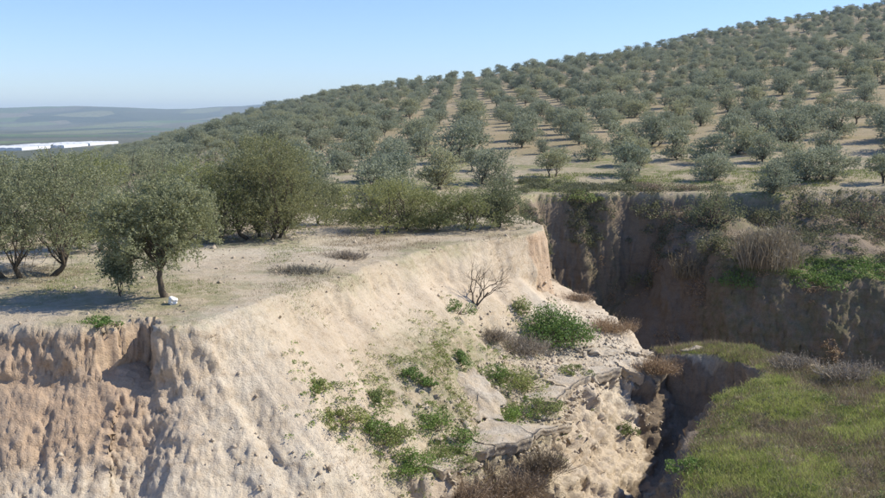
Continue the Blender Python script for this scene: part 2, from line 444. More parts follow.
# ------------------------------------------------------------------ near terrain: a fan of fine profiles, dense where it is steep
def fan():
    az = np.concatenate([np.linspace(-75, -31, 60, endpoint=False), np.linspace(-31, 31, 640), np.linspace(31, 75, 61)[1:]])
    az = np.radians(az)
    nd, nr = 560, 680
    dd = np.geomspace(9, 118, nd)
    A, D = np.meshgrid(az, dd, indexing='ij')
    Z = terrain(np.sin(A) * D, np.cos(A) * D)
    g = np.abs(np.gradient(Z, axis=1) / np.gradient(D, axis=1))
    w = np.sqrt(1 + np.minimum(g, 6) ** 2) / D ** .85 * np.gradient(dd)[None]
    w *= np.where(D < 18, .25, 1.0)
    for ax, k in ((0, 21), (1, 13)):                                   # blur so that neighbouring profiles stay in step
        ker = np.hanning(k + 2)[1:-1]; ker /= ker.sum()
        pad = [(0, 0), (0, 0)]; pad[ax] = (k // 2, k // 2)
        w = np.apply_along_axis(lambda r: np.convolve(r, ker, 'valid'), ax, np.pad(w, pad, mode='edge'))
    c = np.cumsum(w, axis=1); c = (c - c[:, :1]) / (c[:, -1:] - c[:, :1])
    q = np.linspace(0, 1, nr)
    D2 = np.stack([np.interp(q, c[i], dd) for i in range(len(az))])
    A2 = np.repeat(az[:, None], nr, 1)
    X, Y = np.sin(A2) * D2, np.cos(A2) * D2
    Z = terrain(X, Y)
    P = np.stack([X, Y, Z], -1)
    du = np.gradient(P, axis=0); dv = np.gradient(P, axis=1)
    N = np.cross(dv, du); N /= np.linalg.norm(N, axis=-1, keepdims=True) + 1e-9
    N[N[..., 2] < 0] *= -1
    steep = sstep(.12, .75, 1 - N[..., 2])
    # crumbling relief pushed out along the surface normal
    f1 = fbm(X * .9, Y * .9, Z * 1.1, 101, 4)
    f2 = fbm(X * 2.6, Y * 2.6, Z * 2.0, 111, 4, .6)
    rid = 1 - np.abs(fbm(X * 1.3, Y * 1.3, Z * .55, 121, 4, .55)) * 2
    low = sstep(-8.2, -9.6, Z) * (Y < 62)
    amp = .045 + .15 * steep
    leftc = sstep(-6.0, -8.5, X) * (Y < 33)
    def stairs(f, n):                                                    # plateaus and sharp breaks, like crumbled clay
        q = f * n; k = np.floor(q)
        return (k + sstep(.36, .64, q - k)) / n
    r3 = 1 - np.abs(fbm(X * 6.5, Y * 6.5, Z * 5.0, 127, 3, .6)) * 2
    b1 = stairs(fbm(X * 1.5, Y * 1.5, Z * 1.2, 123, 5, .55), 5)
    b2 = stairs(fbm(X * 4.2, Y * 4.2, Z * 3.4, 125, 4, .6), 4)
    rock = sstep(-10.9, -11.7, Z) * (X > 0) * (X < 10.5) * (Y < 47) * sstep(.03, .25, 1 - N[..., 2])
    h = amp * (f1 * .6 + b1 * .5 + b2 * .30) + (.01 + .04 * steep) * (r3 - .6) + steep * .05 * b2
    h = h + leftc * steep * (.03 * b1 + .06 * b2 + .04 * (r3 - .6)) + steep * (Y < 50) * .40 * (stairs(fbm(X * .42, Y * .42, Z * .42, 143, 3, .5), 3)) + low * (.05 + .05 * leftc) * (b2 + .5 * f2) + rock * (.42 * b1 + .20 * b2 + .05 * (r3 - .6) + .3 * f1)
    bed = stairs(Z * .9 + .35 * fbm(X * .3, Y * .3, 0, 129, 3), 2) - (Z * .9)
    h = h + (leftc * .10 * steep + rock * .16) * np.clip(bed, -.6, .6)
    farw = (Y > 60) & (Z < -6.6)
    h = h * np.where(farw, .8, 1) + farw * steep * (.30 * stairs(fbm(X * 1.0, Y * 1.0, Z * .5, 133, 5, .6), 4) + .22 * b2 + .12 * f2)
    P2 = P + N * h[..., None]
    return P2, N, steep, X, Y, Z

P2, N, steep, X, Y, Z = fan()
na, nr = X.shape
plate = sstep(-7.6, -6.4, Z) * (Y < 62)
farw = (Y > 58)
red = sstep(-5.5, -9.5, X) * (Y < 33) * sstep(-6.15, -6.6, Z) * (1 - .5 * sstep(-9.2, -10.4, Z))
red = np.clip(red + 1.2 * (np.hypot(X - 5.2, Y - 51.5) < 2.2) * steep, 0, 1)
inB = inside(X.ravel(), Y.ravel(), BENCH).reshape(X.shape)
inF = inside(X.ravel(), Y.ravel(), FARB).reshape(X.shape)
patch = sstep(.0, .45, fbm(X * .22, Y * .22, 0, 131, 4) + .15)
veg = inB * (1 - steep) * .95
veg = np.maximum(veg, inF * .9 * (Z < -10.5))
veg = np.maximum(veg, plate * (1 - steep) * (.14 + .42 * patch))
veg = np.maximum(veg, (farw & (Z < -6.2)) * .35 * patch)
trough = np.exp(-((X - 0.8) / 3.0) ** 2 - ((Y - 36) / 5.5) ** 2) * sstep(-7.8, -9.6, Z)
veg = np.maximum(veg, trough * .75 * patch)
veg = np.maximum(veg, (farw & (Z > -7)) * .45 * patch)
pale = sstep(-.05, .4, fbm(X * .16, Y * .16, 2, 141, 3)) * .6 * (Y < 60) * (1 - red * .6)
pale = np.maximum(pale, sstep(-9.3, -10.2, Z) * (X < -3) * (Y < 33) * .7)
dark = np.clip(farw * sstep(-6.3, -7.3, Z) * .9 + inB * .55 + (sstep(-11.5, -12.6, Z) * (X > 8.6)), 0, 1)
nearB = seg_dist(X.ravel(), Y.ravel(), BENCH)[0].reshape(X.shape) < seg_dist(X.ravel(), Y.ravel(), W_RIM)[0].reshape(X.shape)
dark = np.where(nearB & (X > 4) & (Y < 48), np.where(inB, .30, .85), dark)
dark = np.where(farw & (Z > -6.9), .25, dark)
slope_weed = sstep(-.1, .35, fbm(X * .5, Y * .5, 0, 137, 4)) * np.exp(-((X + .2) / 3.4) ** 2 - ((Y - 35) / 6.0) ** 2) * sstep(-7.4, -9.6, Z)
veg = np.maximum(veg, slope_weed * .8)
veg = np.where(farw & (Z > -7), .4 + .5 * patch, veg)
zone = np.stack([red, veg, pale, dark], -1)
idx = np.arange(na * nr).reshape(na, nr)
F = np.stack([idx[:-1, :-1], idx[1:, :-1], idx[1:, 1:], idx[:-1, 1:]], -1).reshape(-1, 4)
TV = P2.reshape(-1, 3)
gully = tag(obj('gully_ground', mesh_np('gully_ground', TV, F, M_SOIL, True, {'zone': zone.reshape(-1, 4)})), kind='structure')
BVH = BVHTree.FromPolygons(TV.tolist(), F.tolist())

def ground(x, y):
    if math.hypot(x, y) < 110:
        h = BVH.ray_cast(Vector((x, y, 60)), Vector((0, 0, -1)))
        if h[0] is not None: return h[0].z
    return float(terrain(np.array([x]), np.array([y]))[0])

def hit(u, v):
    """the ground point that a photo pixel shows"""
    d = pix_dir(u, v)
    h = BVH.ray_cast(Vector((0, 0, 0)) + d * 9, d)
    if h[0] is not None and h[0].length < 112: return h[0]
    s = np.geomspace(80, 700, 4000)
    pts = np.outer(s, np.array(d))
    z = terrain(pts[:, 0], pts[:, 1])
    k = np.argmax(pts[:, 2] < z)
    return Vector(pts[k])

def at(u, dist):
    """a ground point on the bearing of a pixel column, at a distance"""
    t = (u - 442.5) / FPX / math.cos(PITCH) * 1.0
    x, y = dist * t, dist
    return Vector((x, y, ground(x, y)))

# ------------------------------------------------------------------ hillside, ground behind the camera, plain, far hills
def sheet(name, xs, ys, zf, mat, hole=None):
    XX, YY = np.meshgrid(xs, ys, indexing='ij')
    ZZ = zf(XX, YY)
    idx = np.arange(XX.size).reshape(XX.shape)
    F = np.stack([idx[:-1, :-1], idx[1:, :-1], idx[1:, 1:], idx[:-1, 1:]], -1).reshape(-1, 4)
    return tag(obj(name, mesh_np(name, np.stack([XX, YY, ZZ], -1).reshape(-1, 3), F, mat, True)), kind='structure')

azs = np.radians(np.linspace(-75, 75, 261)); ds = np.concatenate([np.linspace(116, 660, 150), np.linspace(675, 1200, 24)])
AA, DD = np.meshgrid(azs, ds, indexing='ij')
HX, HY = np.sin(AA) * DD, np.cos(AA) * DD
HZ = terrain(HX, HY) - .04
idx = np.arange(HX.size).reshape(HX.shape)
F = np.stack([idx[:-1, :-1], idx[1:, :-1], idx[1:, 1:], idx[:-1, 1:]], -1).reshape(-1, 4)
tag(obj('hillside', mesh_np('hillside', np.stack([HX, HY, HZ], -1).reshape(-1, 3), F, M_HILL, True)), kind='structure')

azs = np.radians(np.linspace(0, 360, 121)); ds = np.array([0, 1.5, 3, 6, 9.1])
AA, DD = np.meshgrid(azs, ds, indexing='ij')
HX, HY = np.sin(AA) * DD, np.cos(AA) * DD
idx = np.arange(HX.size).reshape(HX.shape)
F = np.stack([idx[:-1, :-1], idx[1:, :-1], idx[1:, 1:], idx[:-1, 1:]], -1).reshape(-1, 4)
zz = np.zeros((HX.size, 4)); zz[:, 1] = .8
tag(obj('near_bank', mesh_np('near_bank', np.stack([HX, HY, terrain(HX, HY)], -1).reshape(-1, 3), F, M_SOIL, True, {'zone': zz})), kind='structure')

def plain_z(x, y):
    d = np.hypot(x, y)
    z = -62 + 1.5 * fbm(x * .002, y * .002, 0, 151, 3)
    far = sstep(4300, 8200, d)
    t = x / np.maximum(y, 1)
    z = z + far * (86 + 75 * fbm(x * .0008, y * .0008, 0, 161, 4) + 16 * np.exp(-((t + .17) / .25) ** 2))
    z = z + sstep(3200, 5000, d) * 14 * fbm(x * .0016, y * .0016, 0, 171, 3)
    return z - 80 * sstep(8600, 11500, d)
azs = np.radians(np.linspace(-70, 70, 201)); ds = np.geomspace(700, 11800, 150)
AA, DD = np.meshgrid(azs, ds, indexing='ij')
HX, HY = np.sin(AA) * DD, np.cos(AA) * DD
idx = np.arange(HX.size).reshape(HX.shape)
F = np.stack([idx[:-1, :-1], idx[1:, :-1], idx[1:, 1:], idx[:-1, 1:]], -1).reshape(-1, 4)
tag(obj('plain', mesh_np('plain', np.stack([HX, HY, plain_z(HX, HY)], -1).reshape(-1, 3), F, M_PLAIN, True)), kind='structure')

# white greenhouses in the plain: each a row of low vaults under plastic sheet
def greenhouse(u0, u1, dist, depth, label):
    x0, x1 = (u0 - 442.5) / FPX * dist, (u1 - 442.5) / FPX * dist
    w = x1 - x0
    base = float(plain_z(np.array([(x0 + x1) / 2]), np.array([dist]))[0]) - .5
    root = empty('greenhouse', ((x0 + x1) / 2, dist, base))
    tag(root, label, 'greenhouse', 'greenhouses in the plain')
    nb = max(2, int(round(w / 14)))
    bw = w / nb
    V = []; Fq = []
    prof = [(-.5, 0), (-.5, 5.0), (-.36, 5.6), (-.15, 6.0), (0, 6.1), (.15, 6.0), (.36, 5.6), (.5, 5.0), (.5, 0)]
    for yy in (0, depth):
        V += [(a * bw, yy, h) for a, h in prof]
    k = len(prof)
    Fq = [(i, i + 1, i + 1 + k, i + k) for i in range(k - 1)]
    me = mesh_np('vault', V, Fq, M_WHITE)
    me2 = bpy.data.meshes.new('end_wall'); me2.from_pydata([(a * bw, 0, h) for a, h in prof], [], [tuple(range(k))]); me2.materials.append(M_WHITE)
    for j in range(nb):
        ox = -w / 2 + (j + .5) * bw
        o = obj('vault', me, root, (ox, 0, 0))
        obj('end_wall', me2, root, (ox, .05, 0))
greenhouse(-60, 24, 1700, 125, 'nearest long white greenhouse at the left edge of the plain')
greenhouse(10, 66, 1832, 125, 'white greenhouse in the middle of the row in the plain')
greenhouse(46, 92, 1964, 112, 'white greenhouse right of the middle of the row in the plain')
greenhouse(80, 111, 2080, 60, 'rightmost and farthest white greenhouse in the plain')

# ------------------------------------------------------------------ plants: shape builders
def unit(a):
    return a / (np.linalg.norm(a, axis=-1, keepdims=True) + 1e-9)

def rdir(r, n):
    return unit(r.normal(size=(n, 3)))

def tube(pts, rad, k=6):
    pts = np.asarray(pts, float); n = len(pts)
    tan = unit(np.gradient(pts, axis=0))
    ref = np.array([0.3, 1, 0.1]); ref = np.where(np.abs(tan @ unit(ref))[:, None] > .95, np.array([1, 0, 0]), ref)
    a = unit(np.cross(tan, ref)); b = np.cross(tan, a)
    th = np.arange(k) * 2 * np.pi / k
    V = pts[:, None] + np.asarray(rad)[:, None, None] * (np.cos(th)[None, :, None] * a[:, None] + np.sin(th)[None, :, None] * b[:, None])
    i = np.arange(n - 1)[:, None] * k; j = np.arange(k)[None]; j2 = (j + 1) % k
    F = np.stack(np.broadcast_arrays(i + j, i + j2, i + k + j2, i + k + j), -1).reshape(-1, 4)
    return V.reshape(-1, 3), F

def join(parts):
    V, F, o = [], [], 0
    for v, f in parts:
        V.append(v); F.append(np.asarray(f) + o); o += len(v)
    return np.vstack(V), np.vstack(F)

def leaves(C, A, L, W, r):
    """rhombic leaves: centres C, long axes A, lengths L, widths W"""
    A = unit(A); S = unit(np.cross(A, rdir(r, len(C))))
    L = np.broadcast_to(L, (len(C),))[:, None]; W = np.broadcast_to(W, (len(C),))[:, None]
    V = np.stack([C - A * L / 2, C + S * W / 2, C + A * L / 2, C - S * W / 2], 1).reshape(-1, 3)
    return V, np.arange(len(C) * 4).reshape(-1, 4)

def bent(p0, p1, r, n=5, wob=.08, sag=0.0):
    p0, p1 = np.asarray(p0, float), np.asarray(p1, float)
    t = np.linspace(0, 1, n)[:, None]
    L = np.linalg.norm(p1 - p0)
    w = r.normal(size=(n, 3)) * wob * L; w[0] = 0; w[-1] = 0
    return p0 + (p1 - p0) * t + w + np.array([0, 0, sag * L]) * (t * (1 - t) * 4)

def tree_shape(seed, H, W, stems=1, lobes=11, sprigs=55, per=14, leaf=(.095, .036), base=.25, lean=0.0, fill=.55, droop=0.0, trunk_r=.045, spriglen=.34, gap=0.0, skirt=False):
    """returns (trunk V,F), (crown V,F): lobes of leafy sprigs carried by bent limbs"""
    r = np.random.default_rng(seed)
    parts = []
    zc0, zc1 = base * H, H
    cz, rz = (zc0 + zc1) / 2, (zc1 - zc0) / 2
    cent = []
    tries = 0
    while len(cent) < lobes and tries < 4000:
        tries += 1
        q = rdir(r, 1)[0] * r.uniform(.35, .78) ** .8
        p = np.array([q[0] * W / 2, q[1] * W / 2, cz + q[2] * rz])
        p[2] = max(p[2] - .03 * H, base * H + .05)
        if skirt:
            zz = .07 + .83 * r.uniform(0, 1) ** 1.25; rr = r.uniform(.15, .78) * math.sqrt(max(.05, 1 - ((zz - .36) / .66) ** 2)); aa = r.uniform(0, 6.283)
            p = np.array([math.cos(aa) * rr * W / 2, math.sin(aa) * rr * W / 2, zz * H])
        if all(np.linalg.norm((p - c) / np.array([W, W, H])) > (.13 if skirt else .17) for c in cent): cent.append(p)
    fork = []
    for s in range(stems):
        a = r.uniform(0, 6.28) if stems > 1 else 0
        off = np.array([math.cos(a), math.sin(a), 0]) * (.0 if stems == 1 else .07 * W * r.uniform(.6, 1.3))
        top = off * 3.0 + np.array([lean * H * .3, r.normal() * .05 * W, base * H * r.uniform(1.05, 1.5)])
        R0 = trunk_r * H * r.uniform(.8, 1.15) / (stems ** .4)
        pts = bent(off + np.array([0, 0, -.6]), top, r, 7, .022)
        rad = np.linspace(R0 * 1.0, R0 * .62, 7); rad[0] *= 1.5; rad[1] *= 1.45; rad[2] *= 1.12
        parts.append(tube(pts, rad, 8))
        fork.append((top, R0 * .6))
    for c in cent:
        top, R0 = min(fork, key=lambda f: np.linalg.norm(f[0][:2] - c[:2]) + r.uniform(0, .4))
        e = c + (c - top) * .25
        pts = bent(top - np.array([0, 0, .08]), e, r, 6, .05, .10)
        parts.append(tube(pts, np.linspace(R0 * .42, .010, 6), 5))
        for _ in range(2):
            k = r.integers(2, 5)
            q = pts[k] + rdir(r, 1)[0] * .18 * W
            parts.append(tube(bent(pts[k], q, r, 4, .06), np.linspace(R0 * .18, .006, 4), 4))
    C, A = [], []
    for c in cent:
        lr = np.array([W, W, H * .95]) * r.uniform(.17, .26)
        n = int(sprigs * r.uniform(.75, 1.25))
        d = rdir(r, n); d[:, 2] = np.where(d[:, 2] < -.3, -d[:, 2] * .6, d[:, 2]); d = unit(d)
        rad = (r.uniform(fill ** 3, 1.15, n)) ** (1 / 3.)
        p = c + d * rad[:, None] * lr
        ax = unit(d + r.normal(size=(n, 3)) * .55 + np.array([0, 0, .35 - droop]))
        s = r.uniform(-.5, .9, (n, per))
        pos = p[:, None] + ax[:, None] * (s * spriglen)[..., None] + r.normal(size=(n, per, 3)) * .035 - np.array([0, 0, 1.0]) * (np.maximum(s, 0) ** 2 * spriglen * droop)[..., None]
        la = ax[:, None] * .8 + r.normal(size=(n, per, 3)) * .7
        C.append(pos.reshape(-1, 3)); A.append(la.reshape(-1, 3))
    C, A = np.vstack(C), np.vstack(A)
    keep = C[:, 2] > .03
    if gap:
        keep &= fbm(C[:, 0] * 1.1, C[:, 1] * 1.1, C[:, 2] * 1.1, seed, 2) > -gap
    C, A = C[keep], A[keep]
    k3 = np.array([W / (np.percentile(C[:, 0], 99) - np.percentile(C[:, 0], 1)), W / (np.percentile(C[:, 1], 99) - np.percentile(C[:, 1], 1)), H / np.percentile(C[:, 2], 99.3)])
    C = C * k3; parts = [(v * k3, f) for v, f in parts]
    L = leaf[0] * r.uniform(.7, 1.3, len(C)); Wd = leaf[1] * r.uniform(.7, 1.3, len(C))
    return join(parts), leaves(C, A, L, Wd, r)

def tree(name, pos, label, cat, mat, group=None, rz=0.0, **kw):
    t, c = tree_shape(**kw)
    root = empty(name, pos, rz)
    tag(root, label, cat, group)
    obj('trunk', mesh_np('trunk', *t, M_BARK, True), root)
    obj('crown', mesh_np('crown', *c, mat), root)
    return root

# ------------------------------------------------------------------ trees on the plateau
GP = 'trees on the plateau'
tree('olive_tree', hit(163, 297), 'round olive tree on one thin trunk near the cliff edge, beside the white block', 'tree', M_OLIVE, GP,
     seed=3, H=3.95, W=3.8, stems=1, lobes=26, sprigs=115, per=20, gap=.22, base=.19, trunk_r=.032, droop=.25)
tree('olive_tree', hit(121, 296), 'small low olive sapling with leaves down to the ground, left of the thin trunk', 'tree', M_OLIVE, GP,
     seed=4, H=1.7, W=1.25, stems=2, lobes=8, sprigs=60, per=13, base=.1, trunk_r=.03, droop=.3)
tree('olive_tree', hit(30, 273), 'large olive tree with several dark leaning trunks at the left edge', 'tree', M_OLIVE, GP,
     seed=9, H=4.55, W=6.6, stems=3, lobes=40, sprigs=100, per=18, gap=.25, base=.07, trunk_r=.05, droop=.2)
tree('olive_tree', at(92, 42.5), 'yellowish green tree between the leaning trunks and the round olive', 'tree', M_OLIVE_Y, GP,
     seed=12, H=4.3, W=3.6, stems=2, lobes=20, sprigs=80, per=13, base=.10, skirt=True)
tree('olive_tree', at(150, 51), 'grey green tree rising behind the round olive tree', 'tree', M_OLIVE, GP,
     seed=14, H=4.2, W=5.0, stems=2, lobes=20, sprigs=65, per=12, base=.12, skirt=True)
tree('olive_tree', at(212, 46), 'light yellow green tree between the round olive and the dark bushy tree', 'tree', M_OLIVE_Y, GP,
     seed=17, H=4.1, W=3.6, stems=2, lobes=22, sprigs=75, per=12, base=.06, skirt=True)
tree('olive_tree', at(267, 47.2), 'big dark bushy tree with foliage down to the bare plateau', 'tree', M_DARKLEAF, GP,
     seed=21, H=4.9, W=5.7, stems=4, lobes=58, sprigs=80, per=16, base=.05, skirt=True)
tree('olive_tree', at(382, 50.5), 'low yellowish tree with a dark slanting trunk, first of the four at the plateau end', 'tree', M_OLIVE_Y, GP,
     seed=23, H=2.75, W=4.9, stems=2, lobes=26, sprigs=62, per=12, base=.16, lean=.5, skirt=True, trunk_r=.05)
tree('olive_tree', at(424, 51.5), 'low leafy yellowish tree second from the left at the plateau end', 'tree', M_OLIVE_Y, GP,
     seed=25, H=2.3, W=3.7, stems=2, lobes=20, sprigs=62, per=12, base=.06, skirt=True)
tree('olive_tree', at(461, 51), 'low spreading tree with two dark stems, third at the plateau end', 'tree', M_OLIVE_Y, GP,
     seed=27, H=2.25, W=3.8, stems=2, lobes=18, sprigs=58, per=12, base=.2, skirt=True, trunk_r=.05)
tree('olive_tree', at(499, 52.5), 'low tree nearest to the tip of the plateau', 'tree', M_DARKLEAF, GP,
     seed=29, H=2.6, W=3.3, stems=1, lobes=22, sprigs=62, per=12, base=.10, skirt=True, trunk_r=.055)
tree('olive_tree', at(332, 54), 'small dark shrubby tree right of the big bushy tree', 'tree', M_DARKLEAF, GP,
     seed=31, H=2.4, W=3.4, stems=2, lobes=16, skirt=True, sprigs=55, per=12, base=.05)
tree('olive_tree', at(-15, 47), 'tall grey green tree half out of the picture behind the leaning trunks', 'tree', M_OLIVE, GP,
     seed=33, H=4.2, W=4.8, stems=2, lobes=15, sprigs=60, per=12, base=.1)

# ------------------------------------------------------------------ olive grove on the hillside
HV = []
for k in range(9):
    t, c = tree_shape(seed=100 + k, H=[3.2, 2.9, 3.4, 2.9, 3.5, 2.7, 3.2, 3.1, 2.9][k], W=[4.0, 3.5, 4.3, 3.3, 3.9, 4.2, 3.2, 4.5, 3.7][k], stems=[2, 1, 3, 2, 1, 2, 2, 3, 1][k],
                      lobes=[22, 18, 24, 16, 20, 22, 18, 24, 14][k], sprigs=34, per=11, skirt=(k not in (3, 8)), gap=[0, .3, .3, .3, 0, 0, .3, .25, .3][k],
                      leaf=(.165, .075), base=[.06, .10, .04, .16, .08, .04, .10, .05, .18][k], trunk_r=.05, spriglen=.36)
    HV.append((mesh_np('trunk', *t, M_BARK, True), mesh_np('crown', *c, M_HOLIVE)))

spots = []
front = [(440, 189, 1.22, 'tall olive tree left of the bare strip, above the low trees of the plateau end'),
         (492, 184, 1.05, 'olive tree on the hillside just above the tree at the plateau tip'),
         (553, 177, .92, 'olive tree alone above the left end of the shaded gully rim'),
         (627, 185, .80, 'small olive tree standing right at the gully rim, left of the wide one'),
         (712, 180, 1.00, 'wide olive tree above the dark shrub on the gully rim'),
         (772, 193, 1.00, 'loose olive tree leaning over the gully rim left of the pair'),
         (807, 182, 1.00, 'left olive tree of the tall pair near the right side of the rim'),
         (829, 180, 1.10, 'right olive tree of the tall pair near the right side of the rim'),
         (884, 183, 1.10, 'olive tree cut by the right edge above the gully rim')]
GH = 'olive trees of the hillside grove'
for k, (u, v, s, lab) in enumerate(front):
    p = hit(u, v)
    spots.append((p.x, p.y, s * p.y / 96.0, lab))
g = np.random.default_rng(5)
ca, sa = math.cos(R(-1.5)), math.sin(R(-1.5))
cand = []
for i in range(-60, 72):
    for j in range(0, 60):
        gx, gy = i * 7.7 + (j % 2) * .9, 92 + j * 9.2
        jt = .7 + .7 * (gx > gy * .12)
        x = gx * ca - gy * sa + g.normal() * jt; y = gx * sa + gy * ca + g.normal() * (jt + .25)
        d = math.hypot(x, y); u = 442.5 + x / y * FPX
        if g.random() < .08: continue
        if not (-160 < u < 1060): continue
        D = float(np.interp(u, SKY_U, SKY_D))
        if d > D + 14: continue
        if d < 125 and u > 360 and any(math.hypot(x - a, y - b) < 6.0 for a, b, *_ in spots): continue
        cand.append((d, x, y))
for i in range(-9, 3):                                                  # between the plateau and the slope
    for j in range(3):
        x, y = i * 6.4 - 10 + g.normal() * .7, 62 + j * 8.5 + g.normal()
        if x > -2: continue
        cand.append((math.hypot(x, y), x, y))
cand.sort()
cz = terrain(np.array([c[1] for c in cand]), np.array([c[2] for c in cand]))
inview = [(d, x, y, z) for (d, x, y), z in zip(cand, cz) if -20 < 442.5 + x / y * FPX < 905]
pick = inview[:300 - len(spots)]
pset = {(a[1], a[2]) for a in pick}
for d, x, y, z in pick:
    spots.append((x, y, float(np.clip(g.normal(.96, .18), .55, 1.4)) * (.82 if 442.5 + x / y * FPX < 190 else 1), None))
for k, (x, y, s, lab) in enumerate(spots):
    tm, cm = HV[int(g.integers(0, 9))]
    root = empty('olive_tree', (x, y, ground(x, y) - .05), float(g.uniform(0, 6.28)), (s * g.uniform(.9, 1.1), s * g.uniform(.9, 1.1), s))
    tag(root, lab or 'grey green olive tree among the rows of the hillside grove beyond the gully', 'tree', GH)
    obj('trunk', tm, root); obj('crown', cm, root)

# the rest of the grove, too far to pick apart: crowns and trunks scattered on points
rest = [(x, y, z) for (d, x, y), z in zip(cand, cz) if (x, y) not in pset]
src = [(t_, c_) for t_, c_ in zip([o for o in COL.objects if o.data in [h[0] for h in HV]], [o for o in COL.objects if o.data in [h[1] for h in HV]])]
first = {}
for t_, c_ in src: first.setdefault(c_.data.name, (t_, c_))
variants = list(first.values())[:9]
pm_ = bpy.data.meshes.new('olive_grove')
pm_.from_pydata([(x, y, z - .05) for x, y, z in rest], [], [])
nrest = len(rest)
a_s = pm_.attributes.new('tree_scale', 'FLOAT_VECTOR', 'POINT'); sc_ = np.clip(g.normal(1.03, .20, (nrest, 1)), .55, 1.5) * g.uniform(.88, 1.12, (nrest, 3))
a_s.data.foreach_set('vector', sc_.astype(np.float32).ravel())
a_r = pm_.attributes.new('tree_turn', 'FLOAT', 'POINT'); a_r.data.foreach_set('value', g.uniform(0, 6.28, nrest).astype(np.float32))
a_i = pm_.attributes.new('tree_kind', 'INT', 'POINT'); a_i.data.foreach_set('value', g.integers(0, len(variants), nrest).astype(np.int32))
grove = obj('olive_grove', pm_)
tag(grove, 'distant mass of grey green olive trees covering the upper hillside to the ridge', 'olive grove', None, 'stuff')
ng = bpy.data.node_groups.new('olive_grove', 'GeometryNodeTree')
ng.interface.new_socket('Geometry', in_out='INPUT', socket_type='NodeSocketGeometry')
ng.interface.new_socket('Geometry', in_out='OUTPUT', socket_type='NodeSocketGeometry')
gi, go = ng.nodes.new('NodeGroupInput'), ng.nodes.new('NodeGroupOutput')
jall = ng.nodes.new('GeometryNodeJoinGeometry')
for t_, c_ in variants:
    jn = ng.nodes.new('GeometryNodeJoinGeometry')
    for q in (t_, c_):
        oi_ = ng.nodes.new('GeometryNodeObjectInfo'); oi_.transform_space = 'ORIGINAL'; oi_.inputs['Object'].default_value = q
        ng.links.new(oi_.outputs['Geometry'], jn.inputs[0])
    ti = ng.nodes.new('GeometryNodeGeometryToInstance'); ng.links.new(jn.outputs[0], ti.inputs[0])
    ng.links.new(ti.outputs[0], jall.inputs[0])
iop = ng.nodes.new('GeometryNodeInstanceOnPoints'); iop.inputs['Pick Instance'].default_value = True
ng.links.new(gi.outputs[0], iop.inputs['Points']); ng.links.new(jall.outputs[0], iop.inputs['Instance'])
def named(nm, typ):
    n = ng.nodes.new('GeometryNodeInputNamedAttribute'); n.data_type = typ; n.inputs['Name'].default_value = nm
    return n.outputs['Attribute']
ng.links.new(named('tree_kind', 'INT'), iop.inputs['Instance Index'])
cxyz = ng.nodes.new('ShaderNodeCombineXYZ'); ng.links.new(named('tree_turn', 'FLOAT'), cxyz.inputs[2]); ng.links.new(cxyz.outputs[0], iop.inputs['Rotation'])
ng.links.new(named('tree_scale', 'FLOAT_VECTOR'), iop.inputs['Scale'])
ng.links.new(iop.outputs[0], go.inputs[0])
md = grove.modifiers.new('olive_grove', 'NODES'); md.node_group = ng

# ------------------------------------------------------------------ scattering on the near terrain
cell = np.linalg.norm(np.cross(np.gradient(P2, axis=0), np.gradient(P2, axis=1)), axis=-1)
PX = 442.5 + X / np.maximum(Y, 1) * FPX                       # bearing of each terrain vertex as a pixel column
def sample(mask, n, r):
    w = (cell * mask).ravel(); w = w / w.sum()
    k = r.choice(len(w), n, p=w)
    return TV[k] + np.stack([r.normal(size=n) * .05, r.normal(size=n) * .05, np.zeros(n)], -1), N.reshape(-1, 3)[k]

def tufts(P, r, blades, hgt, width, spread=.5, lean=.5):
    n = len(P)
    A = r.normal(size=(n, blades, 3)) * lean; A[..., 2] = np.abs(A[..., 2]) * .3 + 1
    A = unit(A)
    L = hgt * r.uniform(.45, 1.25, (n, blades)) * r.uniform(.6, 1.3, (n, 1))
    B = P[:, None] + np.concatenate([r.normal(size=(n, blades, 2)) * spread * .1, np.zeros((n, blades, 1)) - .02], -1)
    B, A, L = B.reshape(-1, 3), A.reshape(-1, 3), L.reshape(-1)
    S = unit(np.cross(A, rdir(r, len(A)))) * width
    V = np.stack([B - S * .5, B + S * .5, B + A * L[:, None]], 1).reshape(-1, 3)
    return V, np.arange(len(A) * 3).reshape(-1, 3)

def clumps(P, Nn, r, n, size, leaf, flat=.6):
    m = len(P)
    sz = size * r.uniform(.5, 1.4, (m, 1, 1))
    d = rdir(r, m * n).reshape(m, n, 3) * r.uniform(.3, 1, (m, n, 1)) ** .5
    d[..., 2] = np.abs(d[..., 2]) * flat
    C = (P[:, None] + Nn[:, None] * .05 + d * sz).reshape(-1, 3)
    A = (d + r.normal(size=d.shape) * .6).reshape(-1, 3)
    L = leaf * r.uniform(.6, 1.4, len(C))
    return leaves(C, A, L, L * .45, r)

ra = np.random.default_rng(77)
gp = fbm(X * .33, Y * .33, 0, 301, 4)
gq = fbm(X * .9, Y * .9, 0, 303, 3)
onB = inB * (steep < .5) * (PX > 560) * (PX < 1180) * (Y > 18)
gm = onB * (.12 + sstep(-.25, .15, gp * .8 + .5 * gq))
P, _ = sample(gm, 29000, ra)
tag(obj('grass', mesh_np('grass', *tufts(P, ra, 8, .17, .020, 1.3, .8), M_GRASS)), 'short green grass on the bench at lower right', 'grass', None, 'stuff')
sm = onB * (.32 + sstep(.05, -.25, gp + .35 * gq)) + onB * 1.4 * sstep(37, 41, Y + .5 * X - 8)
P, _ = sample(sm, 15000, ra)
tag(obj('dry_grass', mesh_np('dry_grass', *tufts(P, ra, 7, .26, .016, 1.2, .7), M_STRAW)), 'grey dry grass between the green on the lower right bench', 'dry grass', None, 'stuff')
bp = onB * sstep(.12, .4, fbm(X * .6, Y * .6, 0, 307, 3))
P, Nn = sample(bp, 200, ra)
